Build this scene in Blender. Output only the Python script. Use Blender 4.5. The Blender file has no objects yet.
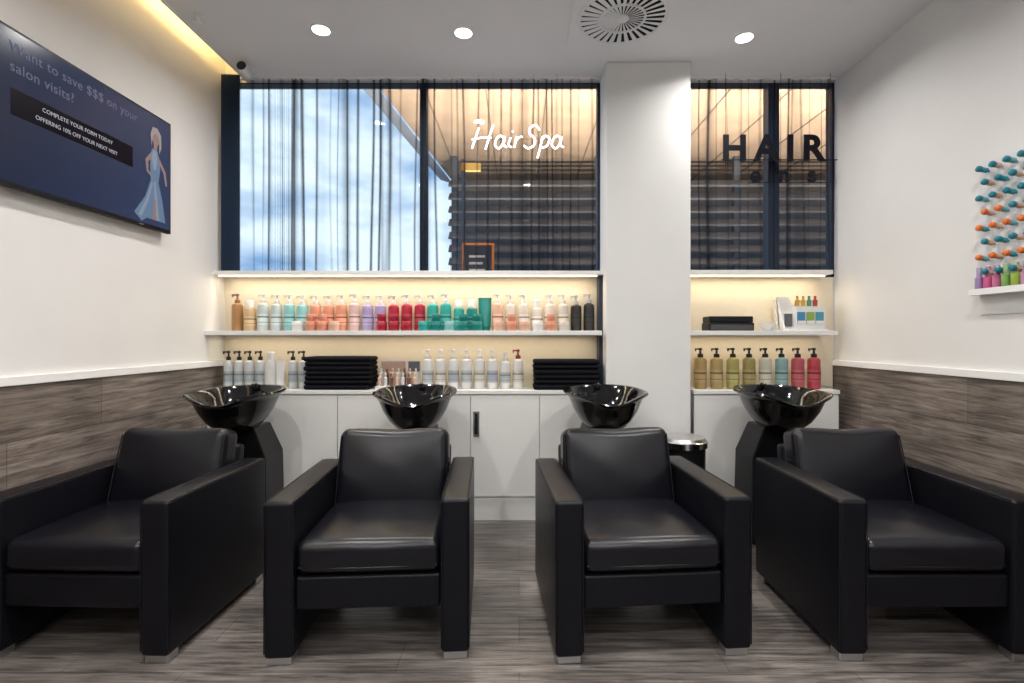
import bpy, bmesh, math, random
from mathutils import Vector, Matrix
random.seed(7)
S = bpy.context.scene
COL = S.collection
try:
    S.view_settings.view_transform = 'Standard'
except Exception: pass

# ---------------------------------------------------------------- materials
def newmat(name):
    m = bpy.data.materials.new(name); m.use_nodes = True
    return m, m.node_tree.nodes, m.node_tree.links
def pm(name, col, rough=0.5, metal=0.0, spec=0.5, emit=None, es=0.0, trans=0.0, noise=0.0, nscale=40, bump=0.0, coat=0.0, alpha=1.0):
    m, N, L = newmat(name)
    b = N['Principled BSDF']
    b.inputs['Base Color'].default_value = (*col, 1)
    b.inputs['Roughness'].default_value = rough
    b.inputs['Metallic'].default_value = metal
    b.inputs['Specular IOR Level'].default_value = spec
    b.inputs['Transmission Weight'].default_value = trans
    b.inputs['Coat Weight'].default_value = coat
    b.inputs['Alpha'].default_value = alpha
    if emit:
        b.inputs['Emission Color'].default_value = (*emit, 1)
        b.inputs['Emission Strength'].default_value = es
    if noise > 0 or bump > 0:
        tc = N.new('ShaderNodeTexCoord'); n = N.new('ShaderNodeTexNoise')
        n.inputs['Scale'].default_value = nscale; n.inputs['Detail'].default_value = 4
        L.new(tc.outputs['Object'], n.inputs['Vector'])
        if noise > 0:
            r = N.new('ShaderNodeValToRGB')
            r.color_ramp.elements[0].position = 0.3; r.color_ramp.elements[1].position = 0.7
            r.color_ramp.elements[0].color = (*[c*(1-noise) for c in col], 1)
            r.color_ramp.elements[1].color = (*[min(1, c*(1+noise)) for c in col], 1)
            L.new(n.outputs['Fac'], r.inputs['Fac']); L.new(r.outputs['Color'], b.inputs['Base Color'])
        if bump > 0:
            bp = N.new('ShaderNodeBump'); bp.inputs['Strength'].default_value = bump
            bp.inputs['Distance'].default_value = 0.002
            L.new(n.outputs['Fac'], bp.inputs['Height']); L.new(bp.outputs['Normal'], b.inputs['Normal'])
    return m

def plank_mat(name, ax, c1, c2, dark, pw, ph, rough, contrast=1.0):
    m, N, L = newmat(name); b = N['Principled BSDF']
    tc = N.new('ShaderNodeTexCoord'); sp = N.new('ShaderNodeSeparateXYZ'); cb = N.new('ShaderNodeCombineXYZ')
    L.new(tc.outputs['Object'], sp.inputs[0])
    L.new(sp.outputs[ax[0]], cb.inputs[0]); L.new(sp.outputs[ax[1]], cb.inputs[1])
    br = N.new('ShaderNodeTexBrick'); br.offset = 0.37; br.offset_frequency = 2
    L.new(cb.outputs[0], br.inputs['Vector'])
    br.inputs['Scale'].default_value = 1; br.inputs['Brick Width'].default_value = pw
    br.inputs['Row Height'].default_value = ph; br.inputs['Mortar Size'].default_value = 0.0012
    br.inputs['Color1'].default_value = (*c1, 1); br.inputs['Color2'].default_value = (*c2, 1)
    br.inputs['Mortar'].default_value = (*dark, 1); br.inputs['Bias'].default_value = 0.0
    mp = N.new('ShaderNodeMapping'); mp.inputs['Scale'].default_value = (3.0, 46, 1)
    L.new(cb.outputs[0], mp.inputs[0])
    n = N.new('ShaderNodeTexNoise'); n.inputs['Scale'].default_value = 1.0; n.inputs['Detail'].default_value = 8
    n.inputs['Roughness'].default_value = 0.72; n.inputs['Distortion'].default_value = 0.5
    L.new(mp.outputs[0], n.inputs['Vector'])
    r = N.new('ShaderNodeValToRGB'); r.color_ramp.elements[0].position = 0.38; r.color_ramp.elements[1].position = 0.62
    k = 1-0.66*contrast
    r.color_ramp.elements[0].color = (k, k*0.97, k*0.94, 1); r.color_ramp.elements[1].color = (1.28, 1.27, 1.25, 1)
    L.new(n.outputs['Fac'], r.inputs['Fac'])
    mx = N.new('ShaderNodeMix'); mx.data_type = 'RGBA'; mx.blend_type = 'MULTIPLY'; mx.inputs['Factor'].default_value = 1
    L.new(br.outputs['Color'], mx.inputs['A']); L.new(r.outputs['Color'], mx.inputs['B'])
    n2 = N.new('ShaderNodeTexNoise'); n2.inputs['Scale'].default_value = 2.5; n2.inputs['Detail'].default_value = 3
    L.new(cb.outputs[0], n2.inputs['Vector'])
    mx2 = N.new('ShaderNodeMix'); mx2.data_type = 'RGBA'; mx2.blend_type = 'MULTIPLY'; mx2.inputs['Factor'].default_value = 0.8
    r2 = N.new('ShaderNodeValToRGB'); r2.color_ramp.elements[0].position = 0.35; r2.color_ramp.elements[0].color = (.55, .55, .55, 1)
    r2.color_ramp.elements[1].position = 0.65; r2.color_ramp.elements[1].color = (1.12, 1.12, 1.12, 1)
    L.new(n2.outputs['Fac'], r2.inputs['Fac'])
    L.new(mx.outputs['Result'], mx2.inputs['A']); L.new(r2.outputs['Color'], mx2.inputs['B'])
    L.new(mx2.outputs['Result'], b.inputs['Base Color'])
    b.inputs['Roughness'].default_value = rough
    bp = N.new('ShaderNodeBump'); bp.inputs['Strength'].default_value = 0.25; bp.inputs['Distance'].default_value = 0.002
    L.new(n.outputs['Fac'], bp.inputs['Height']); L.new(bp.outputs['Normal'], b.inputs['Normal'])
    return m

M_wall = pm('wall_paint', (0.70, 0.69, 0.68), 0.75, noise=0.02, nscale=3)
M_ceil = pm('ceiling_paint', (0.74, 0.75, 0.775), 0.8, noise=0.015, nscale=3)
M_rear = pm('rear_wall_paint', (0.38, 0.38, 0.39), 0.8, noise=0.02, nscale=3)  # unseen wall, grey chosen to dim reflections in the leather
M_col = pm('column_paint', (0.70, 0.695, 0.685), 0.7, noise=0.02, nscale=3)
M_white = pm('white_laminate', (0.74, 0.735, 0.72), 0.35, noise=0.01)
M_trim = pm('white_trim', (0.78, 0.775, 0.77), 0.4, noise=0.01)
M_cream = pm('cream_back_panel', (0.70, 0.63, 0.51), 0.55, noise=0.02)
M_floor = plank_mat('floor_planks', (0, 1), (0.155, 0.138, 0.130), (0.215, 0.193, 0.183), (0.05, 0.045, 0.04), 1.25, 0.19, 0.28)
M_wains = plank_mat('wainscot_planks', (1, 2), (0.175, 0.146, 0.128), (0.255, 0.215, 0.190), (0.05, 0.042, 0.037), 1.3, 0.27, 0.5)
M_leather = pm('black_leather', (0.005, 0.005, 0.008), 0.27, bump=0.28, nscale=240, spec=0.36)
M_leather2 = pm('black_leather_side', (0.0045, 0.0045, 0.007), 0.36, bump=0.22, nscale=260, spec=0.22)
M_gloss = pm('black_gloss_ceramic', (0.004, 0.004, 0.005), 0.10, spec=.5)
M_plast = pm('black_plastic', (0.007, 0.007, 0.009), 0.42, bump=0.1, nscale=200, spec=.25)
M_chrome = pm('chrome', (0.75, 0.75, 0.76), 0.14, metal=1)
M_steel = pm('brushed_steel', (0.62, 0.62, 0.63), 0.3, metal=1)
M_frame = pm('navy_window_frame', (0.010, 0.020, 0.045), 0.4)
M_towel = pm('black_towel', (0.008, 0.008, 0.011), 0.95, bump=1.0, nscale=500, spec=.1)
M_black = pm('black_pump_plastic', (0.01, 0.01, 0.01), 0.3)
M_led = pm('warm_led_strip', (1, .8, .5), 0.5, emit=(1, 0.84, 0.58), es=4)
M_cove = pm('cove_led', (1, .8, .4), 0.5, emit=(1, 0.7, 0.3), es=6)
M_lamp = pm('downlight_lens', (1, 1, 1), 0.5, emit=(1, 0.95, 0.88), es=12)
M_dark = pm('dark_void', (0.012, 0.012, 0.014), 0.8, spec=.1)

m, N, L = newmat('window_glass')
for n in list(N):
    if n.type != 'OUTPUT_MATERIAL': N.remove(n)
out = [n for n in N if n.type == 'OUTPUT_MATERIAL'][0]
t = N.new('ShaderNodeBsdfTransparent'); t.inputs[0].default_value = (0.93, 0.96, 0.98, 1)
g = N.new('ShaderNodeBsdfGlossy'); g.inputs['Roughness'].default_value = 0.02
mx = N.new('ShaderNodeMixShader'); mx.inputs[0].default_value = 0.012
L.new(t.outputs[0], mx.inputs[1]); L.new(g.outputs[0], mx.inputs[2]); L.new(mx.outputs[0], out.inputs[0])
M_glass = m

m, N, L = newmat('sheer_black_fabric')
for n in list(N):
    if n.type != 'OUTPUT_MATERIAL': N.remove(n)
out = [n for n in N if n.type == 'OUTPUT_MATERIAL'][0]
at = N.new('ShaderNodeAttribute'); at.attribute_name = 'pleat_weave'
t = N.new('ShaderNodeBsdfTransparent'); d = N.new('ShaderNodeBsdfDiffuse'); d.inputs[0].default_value = (0.012, 0.016, 0.024, 1)
mx = N.new('ShaderNodeMixShader')
L.new(at.outputs['Fac'], mx.inputs[0]); L.new(t.outputs[0], mx.inputs[1]); L.new(d.outputs[0], mx.inputs[2]); L.new(mx.outputs[0], out.inputs[0])
M_sheer = m

# ---------------------------------------------------------------- mesh builder
class MB:
    def __init__(s): s.v = []; s.f = []; s.mi = []; s.mats = []
    def mid(s, m):
        if m not in s.mats: s.mats.append(m)
        return s.mats.index(m)
    def add(s, vs, fs, m, M=None):
        o = len(s.v); k = s.mid(m)
        for p in vs:
            p = Vector(p)
            s.v.append(M @ p if M else p)
        for f in fs:
            s.f.append([o+i for i in f]); s.mi.append(k)
    def box(s, x0, x1, y0, y1, z0, z1, m, M=None):
        vs = [(x0,y0,z0),(x1,y0,z0),(x1,y1,z0),(x0,y1,z0),(x0,y0,z1),(x1,y0,z1),(x1,y1,z1),(x0,y1,z1)]
        s.add(vs, [(0,3,2,1),(4,5,6,7),(0,1,5,4),(1,2,6,5),(2,3,7,6),(3,0,4,7)], m, M)
    def taper(s, b, t, z0, z1, m, M=None):
        vs = [(b[0],b[2],z0),(b[1],b[2],z0),(b[1],b[3],z0),(b[0],b[3],z0),(t[0],t[2],z1),(t[1],t[2],z1),(t[1],t[3],z1),(t[0],t[3],z1)]
        s.add(vs, [(0,3,2,1),(4,5,6,7),(0,1,5,4),(1,2,6,5),(2,3,7,6),(3,0,4,7)], m, M)
    def lathe(s, prof, c, m, seg=20, M=None, sx=1, sy=1, cap=True):
        vs = []; fs = []
        for r, z in prof:
            for i in range(seg):
                a = 2*math.pi*i/seg
                vs.append((c[0]+r*math.cos(a)*sx, c[1]+r*math.sin(a)*sy, c[2]+z))
        n = len(prof)
        for j in range(n-1):
            for i in range(seg):
                i2 = (i+1) % seg
                fs.append((j*seg+i, j*seg+i2, (j+1)*seg+i2, (j+1)*seg+i))
        if cap and prof[0][0] > 1e-6: fs.append(tuple(reversed(range(seg))))
        if cap and prof[-1][0] > 1e-6: fs.append(tuple((n-1)*seg+i for i in range(seg)))
        s.add(vs, fs, m, M)
    def rbox(s, cx, cy, cz, hx, hy, hz, r, m, n=4, bulge=(0,0,0), M=None, mid=5, fn=None):
        r = min(r, hx*0.999, hy*0.999, hz*0.999)
        H = (hx, hy, hz)
        def ts(h):
            a = [r*math.tan(math.pi/4*k/n) for k in range(n+1)]
            lo = [-(h-r)-x for x in reversed(a)]
            inn = [-(h-r)+2*(h-r)*k/mid for k in range(1, mid)]
            return lo+inn+[(h-r)+x for x in a]
        T = [ts(h) for h in H]
        for ax in range(3):
            u, w = [(1,2),(2,0),(0,1)][ax]
            for sg in (-1, 1):
                vs = []; fs = []
                for a in T[u]:
                    for b in T[w]:
                        p = [0,0,0]; p[ax] = sg*H[ax]; p[u] = a; p[w] = b
                        q = [max(-(H[i]-r), min(H[i]-r, p[i])) for i in range(3)]
                        d = Vector([p[i]-q[i] for i in range(3)]).normalized()*r
                        o = [q[i]+d[i] for i in range(3)]
                        oo = list(o)
                        for i in range(3):
                            j, k = (i+1)%3, (i+2)%3
                            f = (1-(oo[j]/H[j])**2)*(1-(oo[k]/H[k])**2)
                            o[i] += bulge[i]*f*(oo[i]/H[i])
                        if fn: o = fn(*o)
                        vs.append((cx+o[0], cy+o[1], cz+o[2]))
                nu, nw = len(T[u]), len(T[w])
                for i in range(nu-1):
                    for j in range(nw-1):
                        f = (i*nw+j, (i+1)*nw+j, (i+1)*nw+j+1, i*nw+j+1)
                        fs.append(f if sg > 0 else tuple(reversed(f)))
                s.add(vs, fs, m, M)
    def tube(s, pts, r, m, seg=8, M=None):
        pts = [Vector(p) for p in pts]; vs = []; fs = []
        for i, p in enumerate(pts):
            d = (pts[min(i+1, len(pts)-1)]-pts[max(i-1, 0)]).normalized()
            up = Vector((0,0,1)) if abs(d.z) < 0.9 else Vector((1,0,0))
            a = d.cross(up).normalized(); b = d.cross(a)
            for k in range(seg):
                t = 2*math.pi*k/seg
                vs.append(p+a*r*math.cos(t)+b*r*math.sin(t))
        for i in range(len(pts)-1):
            for k in range(seg):
                k2 = (k+1)%seg
                fs.append((i*seg+k, i*seg+k2, (i+1)*seg+k2, (i+1)*seg+k))
        fs.append(tuple(reversed(range(seg)))); fs.append(tuple((len(pts)-1)*seg+k for k in range(seg)))
        s.add(vs, fs, m, M)
    def done(s, name, bevel=0, smooth=True, weld=True):
        me = bpy.data.meshes.new(name)
        me.from_pydata([tuple(p) for p in s.v], [], s.f)
        for mt in s.mats: me.materials.append(mt)
        me.polygons.foreach_set('material_index', s.mi)
        me.update()
        bm = bmesh.new(); bm.from_mesh(me)
        if weld: bmesh.ops.remove_doubles(bm, verts=bm.verts, dist=1e-5)
        bmesh.ops.recalc_face_normals(bm, faces=bm.faces)
        bm.to_mesh(me); bm.free()
        if smooth:
            me.polygons.foreach_set('use_smooth', [True]*len(me.polygons))
            me.set_sharp_from_angle(angle=math.radians(38))
        o = bpy.data.objects.new(name, me); COL.objects.link(o)
        if bevel:
            b = o.modifiers.new('bevel', 'BEVEL'); b.width = bevel; b.segments = 3; b.limit_method = 'ANGLE'
            b.harden_normals = True
        return o
def group(name, objs, loc=(0,0,0), rz=0):
    e = bpy.data.objects.new(name, None); COL.objects.link(e); e.empty_display_size = 0.1
    for o in objs: o.parent = e
    e.location = loc; e.rotation_euler = (0, 0, rz)
    return e
def quick(name, boxes, mat, bevel=0):
    b = MB()
    for x in boxes: b.box(*x, mat)
    return b.done(name, bevel)

# ---------------------------------------------------------------- room shell
XL, XR, YB, YF, ZC = -2.14, 2.30, 3.72, -2.6, 3.114
quick('floor', [(XL-.1, XR+.1, YF-.1, YB+.1, -.08, 0)], M_floor)
quick('wall_left', [(XL-.1, XL, YF-.1, YB+.1, 0, 3.42)], M_wall)
quick('wall_right', [(XR, XR+.1, YF-.1, YB+.1, 0, 3.42)], M_wall)
quick('ceiling', [(-1.97, XR, YF, YB, ZC, ZC+.03), (XL, XR, YF, YB+.1, 3.40, 3.42), (-1.62, -1.60, YF, YB, ZC+.03, 3.40)], M_ceil)
quick('wall_back', [(XL, XR, YB, YB+.1, 0, 1.685), (XL, XR, YB, YB+.1, ZC-.01, 3.40), (0.592, 1.163, YB, YB+.1, 1.685, ZC-.01)], M_wall)
quick('wall_rear', [(XL, XR, YF-.1, YF, 0, 3.40)], M_rear)
quick('wall_column', [(0.592, 1.163, 3.455, YB, 0, ZC)], M_col, 0.004)
quick('wall_wainscot_left', [(XL, XL+.012, YF, YB, 0, 1.045)], M_wains)
quick('wall_wainscot_right', [(XR-.012, XR, YF, YB, 0, 1.045)], M_wains)
quick('trim_1', [(XL, XL+.022, YF, YB, 1.045, 1.085)], M_trim, 0.003)
quick('trim_2', [(XR-.022, XR, YF, YB, 1.045, 1.085)], M_trim, 0.003)
quick('trim_3', [(-1.985, -1.965, YF, YB, ZC-.004, ZC+.05)], M_ceil)
quick('trim_4', [(1.165, 1.183, 3.458, 3.475, 0, .89)], M_steel)

# windows
def window(name, x0, x1, z0, z1, y, mulls, fw=0.05, mw=0.03):
    b = MB()
    b.box(x0, x0+fw, y-.0, y+.07, z0, z1, M_frame); b.box(x1-.02, x1, y, y+.07, z0, z1, M_frame)
    b.box(x0, x1, y, y+.07, z0, z0+.02, M_frame); b.box(x0, x1, y, y+.07, z1-.008, z1, M_frame)
    for mx_ in mulls: b.box(mx_-mw, mx_+mw, y, y+.08, z0, z1, M_frame)
    f = b.done('frame')
    g = MB(); g.box(x0+.01, x1-.01, y+.03, y+.036, z0+.01, z1-.004, M_glass); gl = g.done('pane')
    return group(name, [f, gl])
window('window_1', XL, 0.592, 1.69, ZC-.01, YB+.002, [-0.70], fw=.06, mw=.024)
window('window_2', 1.163, XR, 1.69, ZC-.01, YB+.002, [1.86], fw=.02, mw=.04)

quick('shelf_side_post', [(0.565, 0.592, 3.60, YB, 0.89, 1.685)], M_frame)
quick('shelf_back_panel', [(XL, 0.565, YB-.012, YB, 0.89, 1.685), (1.163, 2.28, YB-.012, YB, 0.89, 1.685)], M_cream)

# shelves
quick('window_ledge_shelf', [(XL, .592, 3.56, YB, 1.685, 1.713)], M_white, .002)
quick('wall_shelf', [(XL, .565, 3.47, YB-.012, 1.262, 1.293)], M_white, .002)
quick('window_ledge_shelf', [(1.163, 2.17, 3.52, YB, 1.685, 1.713)], M_white, .002)
quick('wall_shelf', [(1.163, 2.17, 3.47, YB-.012, 1.262, 1.293)], M_white, .002)

# cabinets
def cabinet(name, x0, x1, splits, handle=None):
    b = MB()
    b.box(x0, x1, 3.485, YB-.012, 0.0, 0.862, M_white)
    b.box(x0, x1, 3.462, YB-.012, 0.862, 0.888, M_white)
    xs = [x0+.003]+splits+[x1-.003]
    for i in range(len(xs)-1):
        b.box(xs[i]+.0025, xs[i+1]-.0025, 3.468, 3.485, 0.165, 0.852, M_white)
    b.box(x0, x1, 3.476, 3.49, 0, 0.155, M_white)
    o = b.done('carcass', .0015)
    parts = [o]
    h = MB()
    for hx, hy in (handle or []):
        h.box(hx-.020, hx+.020, 3.462, 3.469, hy-.085, hy+.085, M_steel)
        h.box(hx-.009, hx+.009, 3.460, 3.463, hy-.07, hy+.07, M_dark)
    if handle: parts.append(h.done('handles'))
    return group(name, parts)
cabinet('storage_cabinet', XL+.012, .592, [-1.235, -.33, .14], [(-.29, .66)])
cabinet('storage_cabinet', 1.185, 2.18, [1.68])

# LED strips
b = MB(); b.box(XL+.02, .55, 3.60, 3.61, 1.677, 1.685, M_led); b.done('led_strip')
b = MB(); b.box(1.17, 2.16, 3.60, 3.61, 1.677, 1.685, M_led); b.done('led_strip')
b = MB(); b.box(-1.78, -1.70, YF+.05, YB-.05, ZC+.03, ZC+.05, M_cove); b.done('cove_led_strip')
def area(name, loc, sx, sy, power, col, rot=(0,0,0), shape='RECTANGLE', spread=180):
    l = bpy.data.lights.new(name, 'AREA'); l.shape = shape; l.size = sx; l.size_y = sy; l.energy = power; l.color = col
    l.spread = math.radians(spread)
    o = bpy.data.objects.new(name, l); o.location = loc; o.rotation_euler = rot; COL.objects.link(o); return o
warm = (1, .84, .60)
area('led_light', (-.78, 3.61, 1.672), 2.6, .015, 4.8, warm)
area('led_light', (1.66, 3.61, 1.672), .95, .015, 1.9, warm)
area('led_light', (-.78, 3.60, 1.258), 2.6, .015, 3.2, warm)
area('led_light', (1.66, 3.60, 1.258), .95, .015, 1.2, warm)
area('cove_light', (-1.90, .5, ZC+.06), .05, 6.0, 24, (1, .66, .24), rot=(0, math.radians(115), 0))

# downlights: far row visible, the unseen rows added as fill light
for i, (x, y) in enumerate([(-1.20, 3.09), (-.34, 3.12), (1.40, 3.17), (-1.2, 1.3), (0.1, 1.3), (1.4, 1.3), (-1.2, -.6), (0.1, -.6), (1.4, -.6), (-1.2, -2.0), (1.4, -2.0)]):
    b = MB()
    b.lathe([(.040, -.001), (.046, -.006), (.058, -.006), (.062, 0)], (x, y, ZC), M_trim, 32)
    b.lathe([(.050, -.0075), (.0501, -.006)], (x, y, ZC), M_lamp, 32)
    b.done('downlight')
    area('downlight_beam', (x, y, ZC-.014), .085, .085, 23 if i > 2 else 14, (1, .975, .94), shape='DISK', spread=155)

# air diffuser
b = MB(); cx, cy, R = .60, 2.96, .25
b.box(cx-.295, cx+.295, cy-.295, cy+.295, ZC-.012, ZC, M_ceil)
b.lathe([(.262, -.012), (.255, -.020), (.248, -.022), (.240, -.018), (.240, -.012)], (cx, cy, ZC), M_ceil, 64, cap=False)
b.lathe([(.24, -.0145), (.24, -.0125)], (cx, cy, ZC), M_dark, 48)
n = 30
for k in range(n):
    a = 2*math.pi*k/n
    Mx = Matrix.Translation((cx, cy, ZC)) @ Matrix.Rotation(a, 4, 'Z')
    for r0, r1, w0, w1 in ((.035, .125, .0022, .008), (.135, .24, .008, .014)):
        vs = [(r0, -w0, -.022), (r1, -w1, -.022), (r1, w1, -.018), (r0, w0, -.018)]
        b.add(vs+[(x, y, z+.003) for x, y, z in vs], [(0,1,2,3),(7,6,5,4),(0,4,5,1),(1,5,6,2),(2,6,7,3),(3,7,4,0)], M_ceil, Mx)
b.lathe([(.137, -.014), (.136, -.023), (.125, -.024), (.124, -.014)], (cx, cy, ZC), M_ceil, 48, cap=False)
b.lathe([(.0, -.027), (.028, -.026), (.038, -.020), (.038, -.012)], (cx, cy, ZC), M_ceil, 32)
b.done('ceiling_air_diffuser')

# security camera + sprinkler
b = MB()
b.lathe([(.045, 0), (.045, -.018), (.03, -.025)], (-1.86, 3.5, ZC), M_trim, 24)
b.lathe([(.012, -.02), (.012, -.04)], (-1.86, 3.5, ZC), M_trim, 16)
Mx = Matrix.Translation((-1.86, 3.47, ZC-.055)) @ Matrix.Rotation(math.radians(80), 4, 'X')
b.lathe([(.0, -.045), (.03, -.04), (.034, 0), (.034, .05), (.036, .055)], (0, 0, 0), M_trim, 24, Mx)
b.lathe([(.034, .052), (.030, .06), (.0, .068)], (0, 0, 0), M_black, 24, Mx)
b.done('security_camera')
b = MB()
b.lathe([(.035, 0), (.03, -.012), (.010, -.014), (.010, -.04), (.022, -.042), (.022, -.046), (.0, -.047)], (-1.86, 2.95, ZC), M_trim, 20)
b.done('fire_sprinkler')

# ---------------------------------------------------------------- curtains
def curtain(name, x0, x1, z0, z1, y, dx=0.005, dens=.3, seed=1):
    rnd = random.Random(seed)
    nx = int((x1-x0)/dx); zs = [z0+(z1-z0)*k/16 for k in range(17)]
    ph = [0]
    for i in range(nx): ph.append(ph[-1]+dx*2*math.pi/(0.085+0.05*math.sin(i*.021+seed)+0.02*math.sin(i*.057)))
    pk = []; x = x0+.02
    while x < x1:
        pk.append((x, rnd.uniform(-.014, .014), rnd.uniform(.30, .85), rnd.uniform(.0035, .009))); x += rnd.uniform(.035, .11)
    for _ in range(int((x1-x0)/.24)):
        pk.append((rnd.uniform(x0, x1), rnd.uniform(-.02, .02), rnd.uniform(.2, .40), rnd.uniform(.012, .04)))
    vs = []; fs = []; den = []
    for j, z in enumerate(zs):
        for i in range(nx+1):
            x = x0+dx*i; t = (z-z0)/(z1-z0)
            sway = .006*math.sin(x*9+t*4)
            yy = y+.018*math.sin(ph[i]+sway*30)*(1-.3*t)
            vs.append((x, yy, z))
            d = dens+.06*math.sin(ph[i]*.5+1)*math.sin(x*3.1)
            for px, sl, am, w in pk:
                e = (x-px-sl*math.sin(t*3+px*7))/w
                if abs(e) < 3: d += am*math.exp(-e*e)
            den.append(max(.08, min(.94, d)))
    for j in range(len(zs)-1):
        for i in range(nx):
            a = j*(nx+1)+i
            fs.append((a, a+1, a+nx+2, a+nx+1))
    me = bpy.data.meshes.new('cloth'); me.from_pydata(vs, [], fs); me.materials.append(M_sheer)
    at = me.attributes.new('pleat_weave', 'FLOAT', 'POINT'); at.data.foreach_set('value', den)
    me.polygons.foreach_set('use_smooth', [True]*len(me.polygons))
    o = bpy.data.objects.new('cloth', me); COL.objects.link(o)
    r = MB(); r.box(x0, x1, y-.012, y+.012, ZC-.012, ZC, M_trim); rr = r.done('track')
    return group(name, [o, rr])
curtain('sheer_curtain', XL+.03, .575, 1.716, ZC-.012, 3.665, dens=.13, seed=3)
curtain('sheer_curtain', 1.175, XR-.02, 1.716, ZC-.012, 3.665, dens=.16, seed=5)
b = MB()
vs = []; fs = []
for j in range(2):
    for i in range(61):
        vs.append((XL+.025+.0022*i, 3.62+.014*math.sin(i*.9), 1.716 if j == 0 else ZC-.001))
for i in range(60): fs.append((i, i+1, 62+i, 61+i))
b.add(vs, fs, pm('navy_curtain', (0.018, 0.04, 0.085), .9)); b.done('gathered_curtain')

# ---------------------------------------------------------------- neon sign
def spline(pts, n=7):
    P = [Vector((p[0], p[1], 0)) for p in pts]
    if len(P) < 3: return P
    out = []
    for i in range(len(P)-1):
        p0 = P[max(i-1, 0)]; p1 = P[i]; p2 = P[i+1]; p3 = P[min(i+2, len(P)-1)]
        for k in range(n):
            t = k/n
            out.append(.5*((2*p1)+(-p0+p2)*t+(2*p0-5*p1+4*p2-p3)*t*t+(-p0+3*p1-3*p2+p3)*t**3))
    out.append(P[-1]); return out
M_neon = pm('neon_tube', (1, 1, 1), .4, emit=(1, .95, 1), es=5)
strokes = [[(2,1),(5,10),(9,22)], [(16,0),(19,10),(24,25)], [(2,10),(12,12),(22,12)],
 [(35,12),(31,14),(27,10),(26,4),(30,1),(34,6),(36,13),(35,5),(38,2)], [(42,12),(40,5),(43,2)], [(44,18),(44.6,19)],
 [(48,13),(46,2)], [(46.5,7),(50,12),(54,13)],
 [(72,20),(68,25),(62,22),(62,16),(67,11),(66,4),(60,1),(56,4)],
 [(75,13),(73,3),(70,-9)], [(74,9),(78,14),(82,11),(80,4),(75,2),(73,4)],
 [(94,12),(90,14),(86,10),(85,4),(89,1),(93,6),(95,13),(94,5),(97,2)]]
b = MB(); sc = .0068; ox, oz, oy = -.345, 2.575, 3.60
for s in strokes:
    b.tube([(ox+p.x*sc, oy, oz+p.y*sc) for p in spline(s)], .0055, M_neon, 8)
o1 = b.done('tubes')
b = MB()
for p in ((9,22),(24,25),(66,25),(90,14)):
    b.tube([(ox+p[0]*sc, oy+.002, oz+p[1]*sc), (ox+p[0]*sc, oy+.002, ZC)], .0006, M_dark, 6)
b.tube([(ox+5*sc, oy+.006, oz+11*sc), (ox+95*sc, oy+.006, oz+11*sc)], .0012, M_dark, 6)
group('neon_sign', [o1, b.done('hanging_wires')])

# ---------------------------------------------------------------- window lettering
def text(name, body, size, loc, rot, mat, ext=.002, ax='LEFT', sx=1.0, off=0):
    c = bpy.data.curves.new(name, 'FONT'); c.body = body; c.size = size; c.extrude = ext; c.align_x = ax; c.offset = off
    c.space_character = 1.15 if sx == 1.0 else sx
    c.materials.append(mat)
    o = bpy.data.objects.new(name, c); o.location = loc; o.rotation_euler = rot; COL.objects.link(o); return o
R90 = (math.pi/2, 0, 0)
M_sign = pm('black_sign_vinyl', (.004, .004, .008), .5, spec=.2)
t1 = text('large_letters', 'HAIR', .25, (1.43, 3.60, 2.50), R90, M_sign, .004, sx=1.42, off=.008)
t2 = text('small_letters', 'e n s', .16, (1.63, 3.60, 2.345), R90, M_sign, .004, sx=1.5, off=.004)
b = MB()
for x in (1.46, 1.85, 2.2): b.box(x-.001, x+.001, 3.603, 3.606, 2.34, ZC, M_dark)
b.box(1.43, 2.25, 3.604, 3.608, 2.50, 2.506, M_sign); b.box(1.62, 2.20, 3.604, 3.608, 2.34, 2.344, M_sign)
group('hair_lettering_sign', [t1, t2, b.done('sign_rails')])

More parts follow.
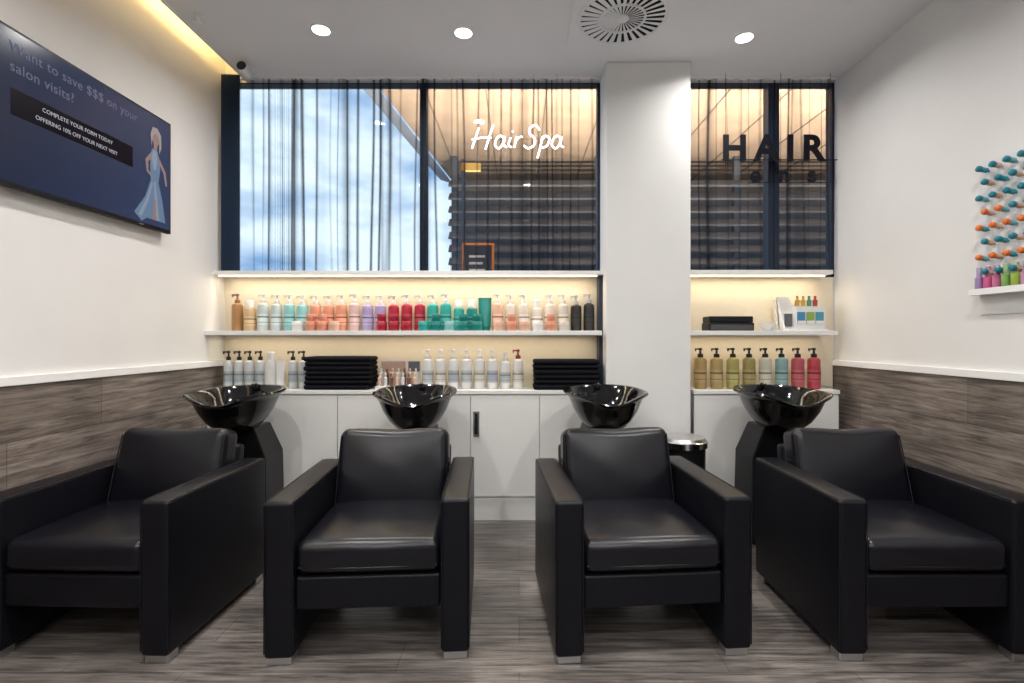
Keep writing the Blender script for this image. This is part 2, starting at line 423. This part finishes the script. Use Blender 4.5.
# ---------------------------------------------------------------- TV
def tv():
    x0 = XL; y0, y1, z0, z1 = 1.885, 3.055, 1.865, 2.525
    b = MB()
    b.box(x0+.03, x0+.055, y0, y1, z0, z1, M_plast)
    b.box(x0, x0+.03, y0+.35, y1-.35, z0+.15, z1-.15, M_plast)
    body = b.done('housing', .003)
    m, N, L = newmat('tv_screen'); bs = N['Principled BSDF']
    tc = N.new('ShaderNodeTexCoord'); sp = N.new('ShaderNodeSeparateXYZ'); L.new(tc.outputs['Object'], sp.inputs[0])
    mr = N.new('ShaderNodeMapRange'); mr.inputs[1].default_value = y0; mr.inputs[2].default_value = y1
    L.new(sp.outputs[1], mr.inputs[0])
    r = N.new('ShaderNodeValToRGB'); r.color_ramp.elements[0].color = (.008, .014, .032, 1); r.color_ramp.elements[1].color = (.032, .046, .10, 1)
    L.new(mr.outputs[0], r.inputs[0]); L.new(r.outputs[0], bs.inputs['Emission Color']); bs.inputs['Emission Strength'].default_value = 1
    bs.inputs['Base Color'].default_value = (.008, .008, .013, 1); bs.inputs['Roughness'].default_value = .2
    bs.inputs['Specular IOR Level'].default_value = .15
    b = MB(); b.box(x0+.055, x0+.056, y0+.012, y1-.012, z0+.02, z1-.012, m); scr = b.done('screen')
    Mt = pm('screen_text', (.02, .02, .03), .5, emit=(.115, .115, .18), es=1, spec=.1)
    Mw = pm('screen_caption', (.1, .1, .1), .5, emit=(.36, .36, .42), es=1, spec=.1)
    Mk = pm('screen_caption_box', (.004, .004, .009), .3, spec=.1)
    RT = (math.pi/2, 0, math.pi/2)
    px = x0+.0575
    parts = [body, scr,
      text('headline', 'Want to save $$$ on your', .061, (px, 2.085, 2.425), RT, Mt, .0003, sx=1.05),
      text('headline_line_2', 'salon visits?', .061, (px, 2.085, 2.345), RT, Mt, .0003, sx=1.05),
      text('caption', 'COMPLETE YOUR FORM TODAY', .026, (px+.0012, 2.42, 2.235), RT, Mw, .0003, 'CENTER', sx=1.02),
      text('caption_line_2', 'OFFERING 10% OFF YOUR NEXT VISIT', .026, (px+.0012, 2.42, 2.19), RT, Mw, .0003, 'CENTER', sx=1.02)]
    b = MB(); b.box(px-.001, px, 2.09, 2.75, 2.165, 2.275, Mk); parts.append(b.done('caption_box'))
    Ms = pm('screen_skin', (.05, .03, .03), .5, emit=(.30, .19, .17), es=.7)
    Md = pm('screen_dress', (.03, .05, .08), .5, emit=(.10, .16, .26), es=.8)
    Me = pm('screen_dress_fold', (.03, .05, .08), .5, emit=(.26, .31, .38), es=.7)
    Mh = pm('screen_hair', (.05, .04, .03), .5, emit=(.36, .33, .32), es=.7)
    b = MB()
    def poly(pts, m, k):
        b.add([(px+.0004*k, 2.80+p[0]*.00135, 1.892+p[1]*.00130) for p in pts], [tuple(range(len(pts)))], m)
    poly([(70,330),(100,330),(112,300),(118,250),(108,190),(130,120),(150,20),(40,20),(10,0),(-30,30),(30,110),(62,190),(58,250),(60,300)], Md, 1)
    poly([(80,190),(90,190),(100,110),(112,20),(96,20),(84,110)], Me, 2)
    poly([(66,180),(74,180),(50,100),(10,20),(-8,24),(40,110)], Me, 2)
    poly([(76,325),(96,325),(100,290),(92,240),(78,240),(68,290)], Me, 2)
    poly([(112,300),(150,250),(160,190),(150,188),(138,240),(114,270)], Ms, 3)
    poly([(62,310),(30,270),(38,220),(70,200),(68,210),(48,230),(46,265),(66,285)], Ms, 3)
    poly([(78,330),(80,350),(72,370),(78,400),(95,408),(110,395),(110,365),(100,350),(98,330)], Ms, 3)
    poly([(84,400),(74,385),(66,340),(60,390),(72,425),(100,428),(122,405),(124,350),(112,320),(110,380),(100,402)], Mh, 4)
    poly([(70,20),(82,110),(92,110),(92,20)], Ms, 4)
    parts.append(b.done('screen_figure', smooth=False))
    b = MB(); b.box(x0+.0552, x0+.0565, 2.80, 2.83, z0+.007, z0+.013, M_steel); parts.append(b.done('badge'))
    group('wall_tv', parts)
tv()

# ---------------------------------------------------------------- chairs
def chair(cx, cy, rz):
    P = []
    for nm, sx in (('arm_left', -1), ('arm_right', 1)):
        b = MB()
        b.rbox(sx*.3325, 0, .3275, .055, .355, .2975, .016, M_leather2, n=3, bulge=(.002, 0, .003))
        for dx_ in (-.053, .053):
            b.tube([(sx*.3325+dx_, -.352, .05), (sx*.3325+dx_, -.352, .61)], .0022, M_leather, 6)
            b.tube([(sx*.3325+dx_, -.34, .622), (sx*.3325+dx_, .34, .622)], .0022, M_leather, 6)
        P.append(b.done(nm))
    b = MB()
    def wr(x, y, z):
        if z > 0: z += .0028*math.sin(x*26+y*9)*math.sin(y*17+1)*(1-(x/.276)**2)
        return (x, y, z)
    b.rbox(0, -.052, .402, .276, .294, .064, .036, M_leather, n=5, bulge=(0, .006, .022), mid=14, fn=wr)
    b.tube([(-.262, -.341, .370), (-.13, -.347, .368), (0, -.350, .368), (.13, -.347, .368), (.262, -.341, .370)], .003, M_leather, 6)
    P.append(b.done('seat_cushion'))
    b = MB()
    b.rbox(0, -.318, .268, .276, .020, .064, .012, M_leather2, n=3, bulge=(0, .002, 0))
    b.box(-.275, .275, -.30, .33, .215, .33, M_plast)
    P.append(b.done('seat_base'))
    b = MB()
    Mx = Matrix.Translation((0, .225, .588)) @ Matrix.Rotation(math.radians(-15), 4, 'X')
    def top(x, y, z):
        if z > 0: z -= .010*math.exp(-(x/.12)**2)*(z/.205)
        if y < 0: y += .0015*math.sin(x*21+z*13)*math.sin(z*24)
        return (x*(1-.02*(z/.205)), y, z)
    b.rbox(0, 0, 0, .268, .072, .205, .042, M_leather, n=5, bulge=(0, .026, .006), M=Mx, mid=10, fn=top)
    for sx in (-1, 1):
        b.tube([(sx*.262, -.062, -.17), (sx*.260, -.064, 0), (sx*.255, -.062, .17)], .0028, M_leather, 6, M=Mx)
    P.append(b.done('back_cushion'))
    b = MB(); Mx = Matrix.Translation((0, .31, .46)) @ Matrix.Rotation(math.radians(-8), 4, 'X')
    b.rbox(0, 0, 0, .268, .035, .24, .02, M_leather2, n=3, M=Mx)
    P.append(b.done('back_shell'))
    b = MB()
    for sx in (-1, 1):
        for y in (-.31, .31):
            b.box(sx*.3325-.045, sx*.3325+.045, y-.03, y+.03, .0, .032, M_steel)
        b.box(sx*.3325-.012, sx*.3325+.012, -.3, .3, .018, .03, M_steel)
    P.append(b.done('metal_feet', .003))
    return group('salon_wash_armchair', P, (cx, cy, 0), rz)
chair(-1.712, 2.305, math.radians(-1.8))
chair(-.600, 2.300, math.radians(3.5))
chair(.497, 2.315, math.radians(4.5))
chair(1.616, 2.305, math.radians(-.3))

# ---------------------------------------------------------------- wash basins
def basin(cx, cy, rz=0):
    P = []
    prof = [(.055,.700),(.085,.702),(.12,.722),(.165,.768),(.202,.828),(.226,.885),(.240,.907),(.258,.914),(.264,.923),(.258,.932),(.240,.930),(.224,.913),(.207,.875),(.180,.830),(.13,.785),(.06,.768),(.02,.766)]
    seg = 64; vs = []; fs = []
    for r, z in prof:
        f = max(0, (z-.70)/.24)
        for i in range(seg):
            a = 2*math.pi*i/seg
            ca, sa = math.cos(a), math.sin(a)
            e = 2/2.4
            x = r*.92*abs(ca)**e*(1 if ca > 0 else -1)
            y = r*1.14*abs(sa)**e*(1 if sa > 0 else -1)
            dz = 0
            fr = math.atan2(sa, ca)+math.pi/2
            fr = (fr+math.pi) % (2*math.pi)-math.pi
            dz -= .045*f*f*math.exp(-(fr/.40)**2)
            dz += .010*f*f*math.exp(-((abs(fr)-.95)/.35)**2)
            y += .02*f*math.exp(-(fr/.5)**2)
            dz += .012*f*sa
            vs.append((x, y, z+dz))
    n = len(prof)
    for j in range(n-1):
        for i in range(seg):
            i2 = (i+1) % seg
            fs.append((j*seg+i, j*seg+i2, (j+1)*seg+i2, (j+1)*seg+i))
    fs.append(tuple(reversed(range(seg)))); fs.append(tuple((n-1)*seg+i for i in range(seg)))
    b = MB(); b.add(vs, fs, M_gloss); bowl = b.done('bowl'); P.append(bowl)
    b = MB()
    b.taper((-.15, .15, .02, .33), (-.145, .145, .03, .31), 0.0, .52, M_plast)
    b.taper((-.145, .145, .03, .31), (-.10, .10, -.02, .22), .52, .715, M_plast)
    P.append(b.done('pedestal', .012))
    b = MB()
    b.lathe([(.020, -.01), (.020, .015), (.014, .02), (.0, .022)], (.0, .255, .930), M_gloss, 20)
    b.tube([(0, .255, .950), (0, .23, .958), (0, .19, .952)], .006, M_chrome, 8)
    b.lathe([(.0, .0), (.018, .002), (.018, .004), (.0, .006)], (0, 0, .768), M_chrome, 20)
    P.append(b.done('mixer_tap'))
    return group('hair_wash_basin', P, (cx, cy, 0), rz)
basin(-1.66, 3.01, math.radians(4))
basin(-.612, 3.03, math.radians(3))
basin(.510, 3.04, math.radians(2))
basin(1.55, 3.03, math.radians(-2))

# ---------------------------------------------------------------- pedal bin
b = MB()
c = (1.035, 3.22, 0)
b.lathe([(.115, 0), (.13, .01), (.135, .55), (.14, .56)], c, M_plast, 36)
b.lathe([(.140, .56), (.150, .565), (.150, .60), (.142, .605)], c, M_chrome, 36)
b.lathe([(.142, .605), (.13, .622), (.08, .634), (.0, .638)], c, M_steel, 36)
b.box(1.01, 1.06, 3.06, 3.12, .0, .02, M_steel)
b.done('pedal_bin')

# ---------------------------------------------------------------- bottles
_mc = {}
def cm(col, rough=.28, coat=.2):
    k = (tuple(col), rough)
    if k not in _mc: _mc[k] = pm('bottle_%d' % len(_mc), col, rough, coat=coat, noise=.04, nscale=20)
    return _mc[k]
W = (.70, .70, .69); BK = (.010, .010, .010)
def bottle(b, x, y, z, col, r=.036, h=.26, pump=W, label=W, style='pump', seg=20):
    mb = cm(col); mp = cm(pump, .3)
    bh = h*.70
    b.lathe([(r*.92, 0), (r, .006), (r, bh-.022), (r*.92, bh-.008), (r*.55, bh), (r*.42, bh+.004)], (x, y, z), mb, seg)
    if label is not None:
        b.lathe([(r*1.012, bh*.22), (r*1.013, bh*.62)], (x, y, z), cm(label, .5), seg)
        b.lathe([(r*1.02, bh*.48), (r*1.02, bh*.535)], (x, y, z), cm([c*.35 for c in col], .5), seg)
        b.lathe([(r*1.02, bh*.30), (r*1.02, bh*.325)], (x, y, z), cm([c*.45 for c in col], .5), seg)
    if style == 'pump':
        b.lathe([(r*.46, bh), (r*.48, bh+.003), (r*.46, bh+.026), (r*.20, bh+.030), (r*.16, bh+.05), (r*.3, bh+.052), (r*.32, bh+.066), (r*.1, bh+.070)], (x, y, z), mp, 14)
        b.box(x-.034, x, y-.006, y+.006, z+bh+.055, z+bh+.066, mp)
        b.box(x-.038, x-.030, y-.005, y+.005, z+bh+.045, z+bh+.066, mp)
    elif style == 'cap':
        b.lathe([(r*.62, bh), (r*.62, bh+.05), (r*.5, bh+.056)], (x, y, z), mp, seg)
def tube_(b, x, y, z, col, cap, r=.034, h=.2):
    seg = 20; vs = []; fs = []
    for t in (0, .3, .6, .85, 1):
        for i in range(seg):
            a = 2*math.pi*i/seg
            vs.append((x+r*(1+.12*t)*math.cos(a), y+r*(1-.88*t)*math.sin(a), z+.03+(h-.03)*t))
    for j in range(4):
        for i in range(seg):
            i2 = (i+1) % seg; fs.append((j*seg+i, j*seg+i2, (j+1)*seg+i2, (j+1)*seg+i))
    fs.append(tuple(4*seg+i for i in range(seg)))
    b.add(vs, fs, cm(col)); b.lathe([(r*.9, 0), (r*.9, .03), (r, .032)], (x, y, z), cm(cap), seg)
def jar(b, x, y, z, col, lid, r=.036, h=.065):
    b.lathe([(r*.9, 0), (r, .006), (r, h*.62), (r*.95, h*.64)], (x, y, z), cm(col), 20)
    b.lathe([(r*1.03, h*.64), (r*1.03, h*.97), (r*.97, h)], (x, y, z), cm(lid), 20)

amber = (.34, .17, .06); amber2 = (.52, .36, .20); clear = (.44, .50, .50); aqua = (.22, .46, .47); coral = (.60, .25, .16); peach = (.62, .38, .28)
lav = (.32, .26, .45); red = (.34, .008, .03); teal = (.02, .31, .27); emer = (.0, .18, .16); cream = (.60, .54, .47); pinkw = (.56, .38, .36)
seq = [(amber, amber, 'pump'), (amber2, W, 'cap'), (clear, W, 'pump'), (clear, W, 'pump'), (aqua, W, 'pump'), (aqua, W, 'pump'),
       (coral, W, 'pump'), (coral, W, 'pump'), (coral, W, 'pump'), (pinkw, W, 'pump'), (lav, W, 'pump'), (lav, W, 'pump'),
       (red, W, 'pump'), (red, W, 'pump'), (red, W, 'pump'), (teal, W, 'pump'), (teal, W, 'pump'), (teal, W, 'cap'),
       (emer, W, 'cap'), (emer, W, 'tube'), (peach, W, 'pump'), (cream, W, 'pump'), (cream, W, 'pump'), (cream, W, 'cap'), (cream, W, 'pump'),
       (cream, W, 'pump'), (BK, W, 'pump'), (BK, W, 'pump')]
b = MB(); z0 = 1.293
for i, (c, p, st) in enumerate(seq):
    x = -2.0+.0925*i
    pump = p if c != amber else (.25, .12, .05)
    lab = None if c in (amber,) else ([min(1, k*1.15+.05) for k in c] if c != BK else (.02, .02, .02))
    if st == 'tube':
        tube_(b, x, 3.625, z0, c, (.0, .15, .13), r=.042, h=.235)
    else:
        bottle(b, x, 3.625+random.uniform(-.006, .006), z0, c, r=.039+random.uniform(-.002, .001), h=random.choice([.263, .270, .278]) if st == 'pump' else .235, pump=(.45, .45, .48) if c == BK else pump, label=lab, style=st)
b.done('shampoo_bottles')
b = MB()
for x, c in [(-1.53, W), (-1.44, coral), (-1.36, coral), (-1.28, peach), (-.95, red), (-.865, red), (-.78, red), (-.66, teal), (-.575, emer), (-.48, aqua), (-.385, emer), (-.29, emer), (-.14, peach), (-.05, coral), (.04, peach), (.13, W), (.22, coral), (.31, cream)]:
    jar(b, x, 3.525, z0, c, [min(.9, k*1.2+.03) for k in c])
    if c in (red, emer, coral): jar(b, x, 3.525, z0+.065, c, [min(.9, k*1.2+.03) for k in c], r=.03, h=.05)
b.done('hair_mask_jars')

b = MB(); z0 = .888
for x in (-2.05, -1.975, -1.90, -1.825, -1.595, -1.52):
    bottle(b, x, 3.60, z0, (.55, .58, .59), r=.032, h=.28, pump=BK, label=(.36, .42, .45))
bottle(b, -1.735, 3.57, z0, W, r=.04, h=.29, pump=W, label=None, style='cap')
tube_(b, -1.665, 3.56, z0, W, (.5, .5, .5), r=.03, h=.2)
b.done('conditioner_bottles')
b = MB()
for i in range(8):
    bottle(b, -.64+.0905*i, 3.585, z0, W if i < 7 else (.68, .66, .62), r=.038, h=.295 if i != 6 else .27, pump=W if i < 7 else (.25, .03, .03), label=[(.46, .50, .52), (.60, .57, .50), (.38, .42, .48)][i % 3])
b.done('treatment_bottles')

# product display
b = MB()
b.box(-.985, -.69, 3.49, 3.60, z0, z0+.025, cm(W)); b.box(-.985, -.69, 3.60, 3.605, z0, z0+.20, cm((.66, .60, .55)))
b.box(-.97, -.80, 3.596, 3.60, z0+.12, z0+.19, cm((.42, .28, .22))); b.box(-.78, -.70, 3.596, 3.60, z0+.12, z0+.19, cm((.10, .10, .12)))
for i in range(7):
    for j in range(2):
        x = -.96+.04*i; y = 3.515+.045*j
        b.lathe([(.012, 0), (.013, .055+.03*j), (.007, .06+.03*j), (.007, .085+.03*j), (.0, .09+.03*j)], (x, y, z0+.025), cm([(.6, .42, .32), (.62, .62, .60), (.16, .08, .06)][(i+j) % 3]), 12)
b.done('product_display_stand')

# towels
def towels(name, x0, x1, z, n, th):
    b = MB(); cx = (x0+x1)/2; hx = (x1-x0)/2
    for i in range(n):
        o = random.uniform(-.006, .006)
        b.rbox(cx+o, 3.575+random.uniform(-.005, .005), z+th*(i+.5), hx-abs(o)-random.uniform(0, .006), .10, th*.50, th*.45, M_towel, n=4, bulge=(0, 0, .002))
        b.rbox(cx+o, 3.570, z+th*(i+.5)+.001, hx-.012, .10, th*.22, th*.2, M_towel, n=2)
    return b.done(name)
towels('towel_stack', -1.475, -1.01, .8905, 7, .032)
towels('towel_stack', .095, .56, .8905, 6, .034)

# right hand shelf
b = MB()
cols = [(.34, .22, .08), (.36, .26, .10), (.34, .30, .09), (.26, .21, .07), (.46, .44, .36), (.20, .33, .33), (.40, .07, .09), (.42, .04, .06)]
for i, c in enumerate(cols):
    bottle(b, 1.275+.114*i, 3.585, .888, c, r=.042, h=.31, pump=BK, label=[min(1, k*1.1+.04) for k in c])
b.done('shampoo_bottles')
b = MB()
b.rbox(1.455, 3.56, 1.293+.028, .155, .075, .028, .008, M_plast, n=3); b.rbox(1.455, 3.56, 1.293+.078, .150, .07, .022, .008, M_plast, n=3)
b.box(1.31, 1.60, 3.484, 3.486, 1.30, 1.335, cm((.05, .05, .05), .2))
b.done('black_storage_box')
b = MB()
b.lathe([(.025, 0), (.03, .004), (.055, .045), (.06, .055), (.056, .055), (.05, .045), (.025, .01), (.0, .008)], (1.735, 3.56, 1.293), cm(W), 28)
b.done('white_bowl')
b = MB(); wz = 1.293; wm = cm(W)
b.box(1.82, 2.12, 3.50, 3.64, wz, wz+.012, wm)
b.taper((1.82, 1.83, 3.50, 3.64), (1.82, 1.83, 3.60, 3.64), wz+.012, wz+.22, wm)
b.taper((1.82, 2.0, 3.56, 3.575), (1.82, 1.90, 3.60, 3.61), wz+.012, wz+.24, wm)
b.box(1.92, 2.12, 3.53, 3.64, wz+.012, wz+.17, wm)
for i, c in enumerate([(.04, .20, .40), (.22, .34, .06), (.06, .28, .36)]):
    b.box(1.925+.064*i, 1.978+.064*i, 3.524, 3.53, wz+.05, wz+.13, cm(c, .5))
    b.box(1.925+.064*i, 1.978+.064*i, 3.522, 3.524, wz+.05, wz+.07, cm(W, .5))
b.box(1.85, 1.905, 3.552, 3.556, wz+.03, wz+.12, cm((.10, .10, .12), .5))
for i, c in enumerate([(.45, .25, .05), (.50, .33, .05), (.08, .25, .16), (.36, .05, .04)]):
    b.lathe([(.015, 0), (.016, .045), (.008, .05), (.009, .075), (.0, .077)], (1.955+.042*i, 3.585, wz+.17), cm(c), 14)
b.done('brochure_and_sample_holder')

# ---------------------------------------------------------------- nail polish rack (right wall)
b = MB(); px = XR
M_acr = pm('rack_acrylic', (.66, .67, .68), .3)
b.box(px-.006, px, 2.06, 2.54, 1.36, 2.11, M_acr)
teal_c = (.0, .16, .22); org = (.62, .14, .02)
RX = Matrix.Rotation(math.radians(-78), 4, 'Y')
for k in range(8):
    z = 2.06-.072*k
    for i in range(7):
        y = 2.490-.070*i-(.030 if k % 2 else 0)
        if y < 2.07: continue
        c = [teal_c, teal_c, teal_c, teal_c if i > 1 else org, org, teal_c, org, teal_c][k % 8]
        body = [(.02, .26, .30), (.55, .32, .20), (.12, .36, .40), (.60, .38, .28)][(i*3+k) % 4]
        Mx = Matrix.Translation((px-.006, y, z)) @ RX
        b.lathe([(.006, 0), (.006, .008), (.0125, .012), (.0125, .034), (.007, .038)], (0, 0, 0), cm(body, .15), 14, Mx)
        b.lathe([(.008, .036), (.0135, .040), (.0155, .048), (.014, .057), (.008, .061), (.0, .062)], (0, 0, 0), cm(c, .3), 16, Mx)
b.box(px-.06, px-.006, 2.06, 2.54, 1.455, 1.463, M_trim); b.box(px-.062, px-.06, 2.06, 2.54, 1.455, 1.485, M_trim)
cc = [(.34, .22, .44), (.55, .10, .24), (.52, .14, .28), (.18, .36, .10), (.30, .42, .06), (.52, .26, .42), (.6, .18, .08), (.12, .32, .42)]
for i in range(10):
    y = 2.51-.046*i; c = cc[i % 8]
    b.lathe([(.016, 0), (.018, .004), (.018, .075), (.010, .083)], (px-.034, y, 1.463), cm(c, .2), 16)
    b.lathe([(.012, .083), (.012, .125), (.010, .128)], (px-.034, y, 1.463), cm([k*.6+.12 for k in c], .3), 16)
b.done('nail_polish_rack')

# ---------------------------------------------------------------- outside
M_soff = pm('timber_soffit', (.52, .37, .25), .6, noise=.15, nscale=2)
M_louv = pm('grey_louvre', (.13, .14, .16), .5)
M_gap = pm('soffit_joint', (.22, .17, .13), .6)
M_fac = pm('facade_grey', (.36, .37, .40), .7, noise=.1, nscale=1)
M_facd = pm('facade_dark_grey', (.16, .17, .19), .7, noise=.1, nscale=1)
quick('ground_outside', [(-30, 30, YB+.1, 60, -.15, -.05)], pm('paving', (.34, .33, .32), .8, noise=.1, nscale=2))
b = MB()
pts = [(-2.35, 4.6), (14, 4.6), (14, 12.0), (-1.55, 12.0)]
b.add([(x, y, 4.9) for x, y in pts]+[(x, y, 5.3) for x, y in pts], [(0,1,2,3),(7,6,5,4),(0,4,5,1),(1,5,6,2),(2,6,7,3),(3,7,4,0)], M_soff)
for k in range(17):
    x = -1.4+k*.9
    b.box(x, x+.02, 4.6, 12, 4.885, 4.9, M_gap)
b.add([(-2.65, 4.6, 4.95), (-2.35, 4.6, 4.85), (-1.55, 12, 4.85), (-1.85, 12, 4.95)], [(0,1,2,3)], M_fac)
b.box(-1.5, 14, 12.0, 12.3, 0, 5.3, M_soff)
b.done('canopy_outside')
b = MB()
for k in range(13):
    z = 1.2+k*.26
    Mx = Matrix.Translation((6.2, 10.2, z)) @ Matrix.Rotation(math.radians(38), 4, 'X')
    b.box(-7.6, 7.6, -.12, .12, -.02, .02, M_louv, Mx)
for x in (-1.3, 1.6, 4.4, 7.5): b.box(x-.06, x+.06, 10.28, 10.4, -.05, 4.9, M_louv)
b.box(-1.4, 14, 11.0, 11.1, -.05, 4.4, M_facd)
b.done('louvre_screen_outside')
for i, x in enumerate((.2, 4.2, 8.2)):  # added lamps below view, only there to brighten the canopy underside
    b = MB(); b.box(x-.5, x+.5, 6.9, 7.1, -.05, .10, M_louv); b.box(x-.45, x+.45, 6.95, 7.05, .10, .102, M_lamp); b.done('soffit_fill_lamp')
    area('soffit_fill_beam', (x, 7.0, .12), .9, .1, 280, (1, .88, .76), rot=(math.pi, 0, 0), spread=120 if False else 95)
b = MB()
b.box(-.60, -.56, 5.3, 5.34, -.05, 3.1, M_louv); b.box(-.60, -.40, 5.3, 5.34, 2.98, 3.06, pm('lamp_amber', (.8, .4, .1), .5, emit=(1, .5, .1), es=.5))
b.done('street_post_outside')
b = MB()
b.box(-.50, -.22, 4.50, 4.53, 1.62, 2.08, pm('orange_frame', (.6, .18, .04), .5, emit=(.8, .2, .03), es=.3)); b.box(-.48, -.24, 4.495, 4.50, 1.64, 2.06, pm('sign_dark', (.03, .03, .05), .5))  # faint glow put into the frame colour, no lamp in it
for k in range(5): b.box(-.44, -.30-.02*(k % 2), 4.49, 4.495, 1.95-.06*k, 1.97-.06*k, cm((.7, .6, .5), .5))
b.box(-.38, -.34, 4.50, 4.53, -.05, 1.62, M_louv); b.box(-.52, -.20, 4.40, 4.63, -.05, -.02, M_louv)
b.done('menu_sign_outside')

# ---------------------------------------------------------------- world
w = bpy.data.worlds.new('sky'); S.world = w; w.use_nodes = True
N = w.node_tree.nodes; L = w.node_tree.links; bg = N['Background']
tc = N.new('ShaderNodeTexCoord'); mp = N.new('ShaderNodeMapping'); mp.inputs['Scale'].default_value = (1, 1, 2.6)
mp.inputs['Location'].default_value = (.3, .1, .2)
L.new(tc.outputs['Generated'], mp.inputs[0])
n = N.new('ShaderNodeTexNoise'); n.inputs['Scale'].default_value = 4.2; n.inputs['Detail'].default_value = 5; n.inputs['Roughness'].default_value = .5
L.new(mp.outputs[0], n.inputs['Vector'])
r = N.new('ShaderNodeValToRGB'); e = r.color_ramp.elements
e[0].position = .38; e[0].color = (.20, .36, .62, 1); e[1].position = .60; e[1].color = (.80, .92, 1, 1)
L.new(n.outputs['Fac'], r.inputs[0]); L.new(r.outputs[0], bg.inputs[0]); bg.inputs[1].default_value = 1.45

# ---------------------------------------------------------------- camera
cd = bpy.data.cameras.new('camera'); cam = bpy.data.objects.new('camera', cd); COL.objects.link(cam)
cam.location = (0, 0, 1.25); cam.rotation_euler = (math.pi/2, 0, 0)
cd.sensor_width = 36; cd.lens = 510/1024*36
cd.shift_x = -7/1024; cd.shift_y = -4.5/1024
cd.clip_start = .02
S.camera = cam
